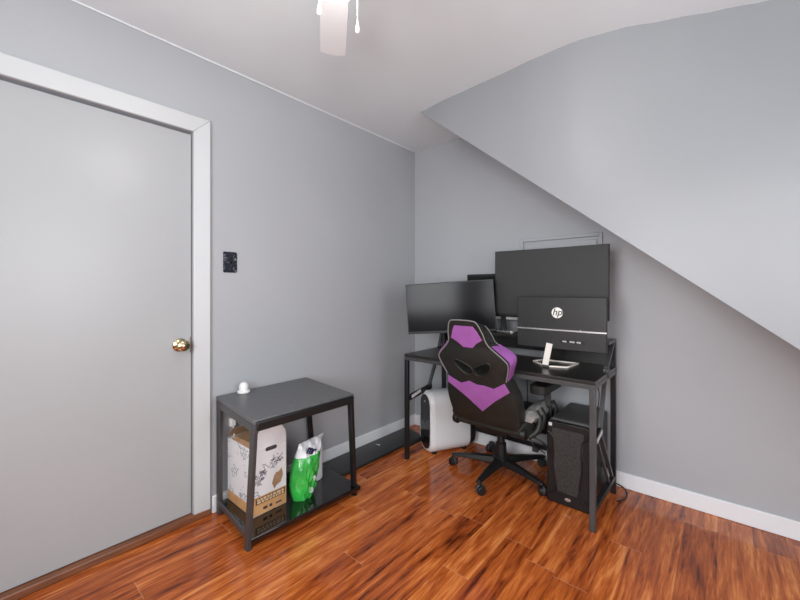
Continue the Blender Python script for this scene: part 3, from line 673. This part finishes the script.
outs = [(p.x, p.y) for p in catmull([(u, v, 0) for u, v in outl], 3, True)]
bk = obj('backrest', shell(B(), outs, [(-.098, .90), (-.094, .97), (-.080, 1.0), (-.012, 1.0), (-.003, .985), (0, .96)]), M_leather, gc)
eyeR = [(.010,.378),(.050,.404),(.104,.422),(.106,.388),(.062,.344),(.014,.342)]
for s in (1, -1):
    e_ = [(p.x, p.y) for p in catmull([(cxo+s*u, v, 0) for u, v in eyeR], 3, True)]
    cb_ = B(); rings(cb_, [[P3(u, v, n) for u, v in e_] for n in (-.16, .05)]); cut(bk, cb_)
for s in (1, -1):
    e_ = catmull([(cxo+s*(.048+(u-.048)*1.06), .38+(v-.38)*1.12, 0) for u, v in eyeR], 3, True)
    bm = B(); tube(bm, [P3(p.x, p.y, .001) for p in e_], .0055, 8, True); q = obj('eye_trim', bm, M_leather, gc)
def patch(name, poly, m_, n=.0022, sm=3):
    P = [(p.x, p.y) for p in catmull([(u, v, 0) for u, v in poly], sm, True)] if sm > 1 else poly
    bm = B(); rings(bm, [[P3(u, v, k) for u, v in P] for k in (-.004, n)]); return obj(name, bm, m_, gc, bevel=.001)
q = patch('headrest_patch', mir([(.058,.648),(.076,.620),(.098,.568),(.060,.545),(.030,.515)])[:10], M_purple, sm=1); q['label'] = 'purple headrest patch'
q = patch('lower_patch', [(cxo-.186,.303),(cxo-.105,.262),(cxo-.045,.288),(cxo,.270),(cxo+.045,.272),(cxo+.105,.262),(cxo+.178,.310),(cxo+.198,.256),(cxo+.090,.170),(cxo,.084),(cxo-.090,.170),(cxo-.198,.256)], M_purple, sm=1); q['label'] = 'purple V shaped patch'
# wings: purple side bolsters, piping along rear edge
for s in (1, -1):
    pts = [(.140,.530),(.180,.492),(.210,.462),(.227,.432),(.224,.400),(.208,.360),(.195,.322)]
    pts = [(p.x, p.y) for p in catmull([(cxo+s*u, v, 0) for u, v in pts], 3)]
    bm = B(); rs = []
    for u, v in pts:
        o_ = Vector((s*.006, .002)); dd = -front_drop(v, -.09); rs.append([P3(u+s*.003, v, -.010), P3(u+s*.006, v+.002+dd*.3, -.030), P3(u+s*.006, v+dd, -.075), P3(u+s*.001, v+dd, -.095), P3(u-s*.03, v-.01+dd, -.09), P3(u-s*.012, v-.004, -.014)])
    rings(bm, rs); q = obj('side_bolster', bm, M_purple, gc); q['label'] = 'purple side bolster'
pip = [(u*1.0, v) for u, v in mir([(.055,.684),(.088,.668),(.110,.608),(.128,.540),(.205,.462),(.222,.420),(.192,.322)])]
half = len(pip)//2
seq = pip[half:]+pip[:half]
pt = catmull([(u, v, 0) for u, v in seq], 4)
bm = B(); tube(bm, [P3(cxo+(p.x-cxo)*.985, p.y-.002, .0005) for p in pt], .0032, 8); q = obj('piping', bm, M_pipe, gc); q['label'] = 'grey piping'
bm = B(); tube(bm, [P3(cxo+(p.x-cxo)*.96, p.y-.004-front_drop(p.y, -.097), -.097) for p in pt], .004, 8); obj('piping', bm, M_pipe, gc)
bm = B(); prism(bm, rrect(.12, .045, .01), P3(cxo, .20, -.099), UX, UU, UN, -.012, 0); obj('lumbar_patch', bm, M_purple, gc)
# seat
SX = 1.015
bm = B()
def sec(y, hw, z0, z1, bol):
    return [(SX-hw,y,z0),(SX+hw,y,z0),(SX+hw+.012,y,(z0+z1)/2),(SX+hw,y,z1+bol),(SX+hw-.07,y,z1+bol),(SX+hw-.10,y,z1),(SX-hw+.10,y,z1),(SX-hw+.07,y,z1+bol),(SX-hw,y,z1+bol),(SX-hw-.012,y,(z0+z1)/2)]
rings(bm, [sec(-.590,.20,.375,.43,.0), sec(-.54,.235,.352,.435,.02), sec(-.40,.25,.340,.440,.035), sec(-.22,.25,.335,.440,.035), sec(-.10,.235,.325,.435,.02), sec(-.06,.20,.35,.42,0)])
obj('seat', bm, M_leather, gc, bevel=.012, bseg=3)
for s in (1, -1):
    bm = B(); x = SX+s*.262
    rs = []
    for i in range(13):
        y = -.54+.36*i/12; wob = .010*math.sin(i*2.1); t_ = math.sin(PI*i/12)**.5*.05
        rs.append([(x-s*.05,y,.455),(x+s*(-.002+wob*.4),y,.452-t_*.2+wob),(x+s*(.014-wob*.5),y,.475),(x+s*(-.01+wob*.3),y,.485+t_*.8+wob),(x-s*.05,y,.49+t_*.6)])
    rings(bm, rs); q = obj('seat_side', bm, M_leatherg, gc); q['label'] = 'creased grey seat side'
    for yy in (-.52, -.45, -.25):
        bm = B(); tube(bm, catmull([(x-s*.03, yy, .36), (x+s*.012, yy+.02, .40), (x+s*.016, yy+.05, .455), (x-s*.01, yy+.06, .50)], 5), .016, 10); obj('seat_fold', bm, M_leather, gc)
    bm = B(); rings(bm, [[(x+dx, y, z) for dx, z in ((-.02,.27),(.02,.27),(.026,.36),(-.01,.37))] for y in (-.50,-.2)]) if False else bm
    bm.free()
    # armrest: bracket, post, pad
    xa = SX+s*.262
    bm = B(); bar(bm, (SX+s*.10, -.30, .325), (xa, -.30, .330), .05, .012); bar(bm, (xa, -.30, .325), (xa, -.30, .50), .055, .022, up=(0,1,0)); obj('armrest_bracket', bm, M_plast, gc, bevel=.003)
    bm = B(); bar(bm, (xa, -.30, .44), (xa, -.30, .62), .042, .016, up=(0,1,0)); obj('armrest_post', bm, M_plastg, gc, bevel=.003)
    bm = B(); prism(bm, rrect(.10, .30, .035), (xa+s*.010, -.35, .605), (1,0,0), (0,1,0), (0,0,1), 0, .052); obj('armrest_pad', bm, M_leather, gc, bevel=.008, bseg=3)
    # hinge cover between seat and back
    bm = B(); cyl(bm, (SX+s*.205, -.560, .385), (SX+s*.238, -.560, .385), .036, .032, 20); obj('recline_hinge', bm, M_plast, gc, bevel=.006)
bm = B(); tube(bm, catmull([(SX+.24,-.47,.35),(SX+.30,-.47,.33),(SX+.34,-.50,.30)], 4), .006); obj('recline_lever', bm, M_plast, gc)
# mechanism, column, base
HC = Vector((.985, -.325, 0))
obj('tilt_mechanism', box(B(), (HC.x-.09, HC.y-.11, .285), (HC.x+.09, HC.y+.11, .338)), M_plast, gc, bevel=.008)
bm = B(); lathe(bm, HC, (0,0,1), [(.036,.075),(.038,.10),(.034,.19),(.034,.20),(.026,.205),(.026,.29)], 24); obj('gas_column', bm, M_blackm, gc)
bm = B(); lathe(bm, HC, (0,0,1), [(.046,.062),(.050,.07),(.050,.108),(.042,.116)], 24); obj('hub', bm, M_plast, gc)
for k, ang in enumerate((-88, -18, 56, 128, 198)):
    a = math.radians(ang); d = Vector((math.cos(a), math.sin(a), 0)); s = Vector((-d.y, d.x, 0)); R_ = .318
    bm = B()
    def sec_(r, w, z0, z1): return [HC+d*r-s*w+Vector((0,0,z0)), HC+d*r+s*w+Vector((0,0,z0)), HC+d*r+s*w*.7+Vector((0,0,z1)), HC+d*r-s*w*.7+Vector((0,0,z1))]
    rings(bm, [sec_(.03,.030,.066,.108), sec_(.16,.026,.068,.100), sec_(R_-.03,.021,.064,.084), sec_(R_+.012,.016,.063,.078)])
    obj('base_arm', bm, M_plast, gc, bevel=.005)
    c = HC+d*R_+s*.012
    cst = obj('caster', cyl(B(), c+Vector((0,0,.045)), c+Vector((0,0,.070)), .010, seg=12), M_plast, gc)
    ax_ = (s*.8+d*.6).normalized()
    for q_ in (-1, 1):
        o_ = c+ax_*q_*.014+Vector((0,0,.026)); bm = B(); cyl(bm, o_-ax_*.009, o_+ax_*.009, .026, seg=24); obj('wheel', bm, M_plast, cst, bevel=.004)
    bm = B(); cyl(bm, c-ax_*.006+Vector((0,0,.03)), c+ax_*.006+Vector((0,0,.03)), .030, seg=20); obj('fender', bm, M_plastg, cst, bevel=.002)
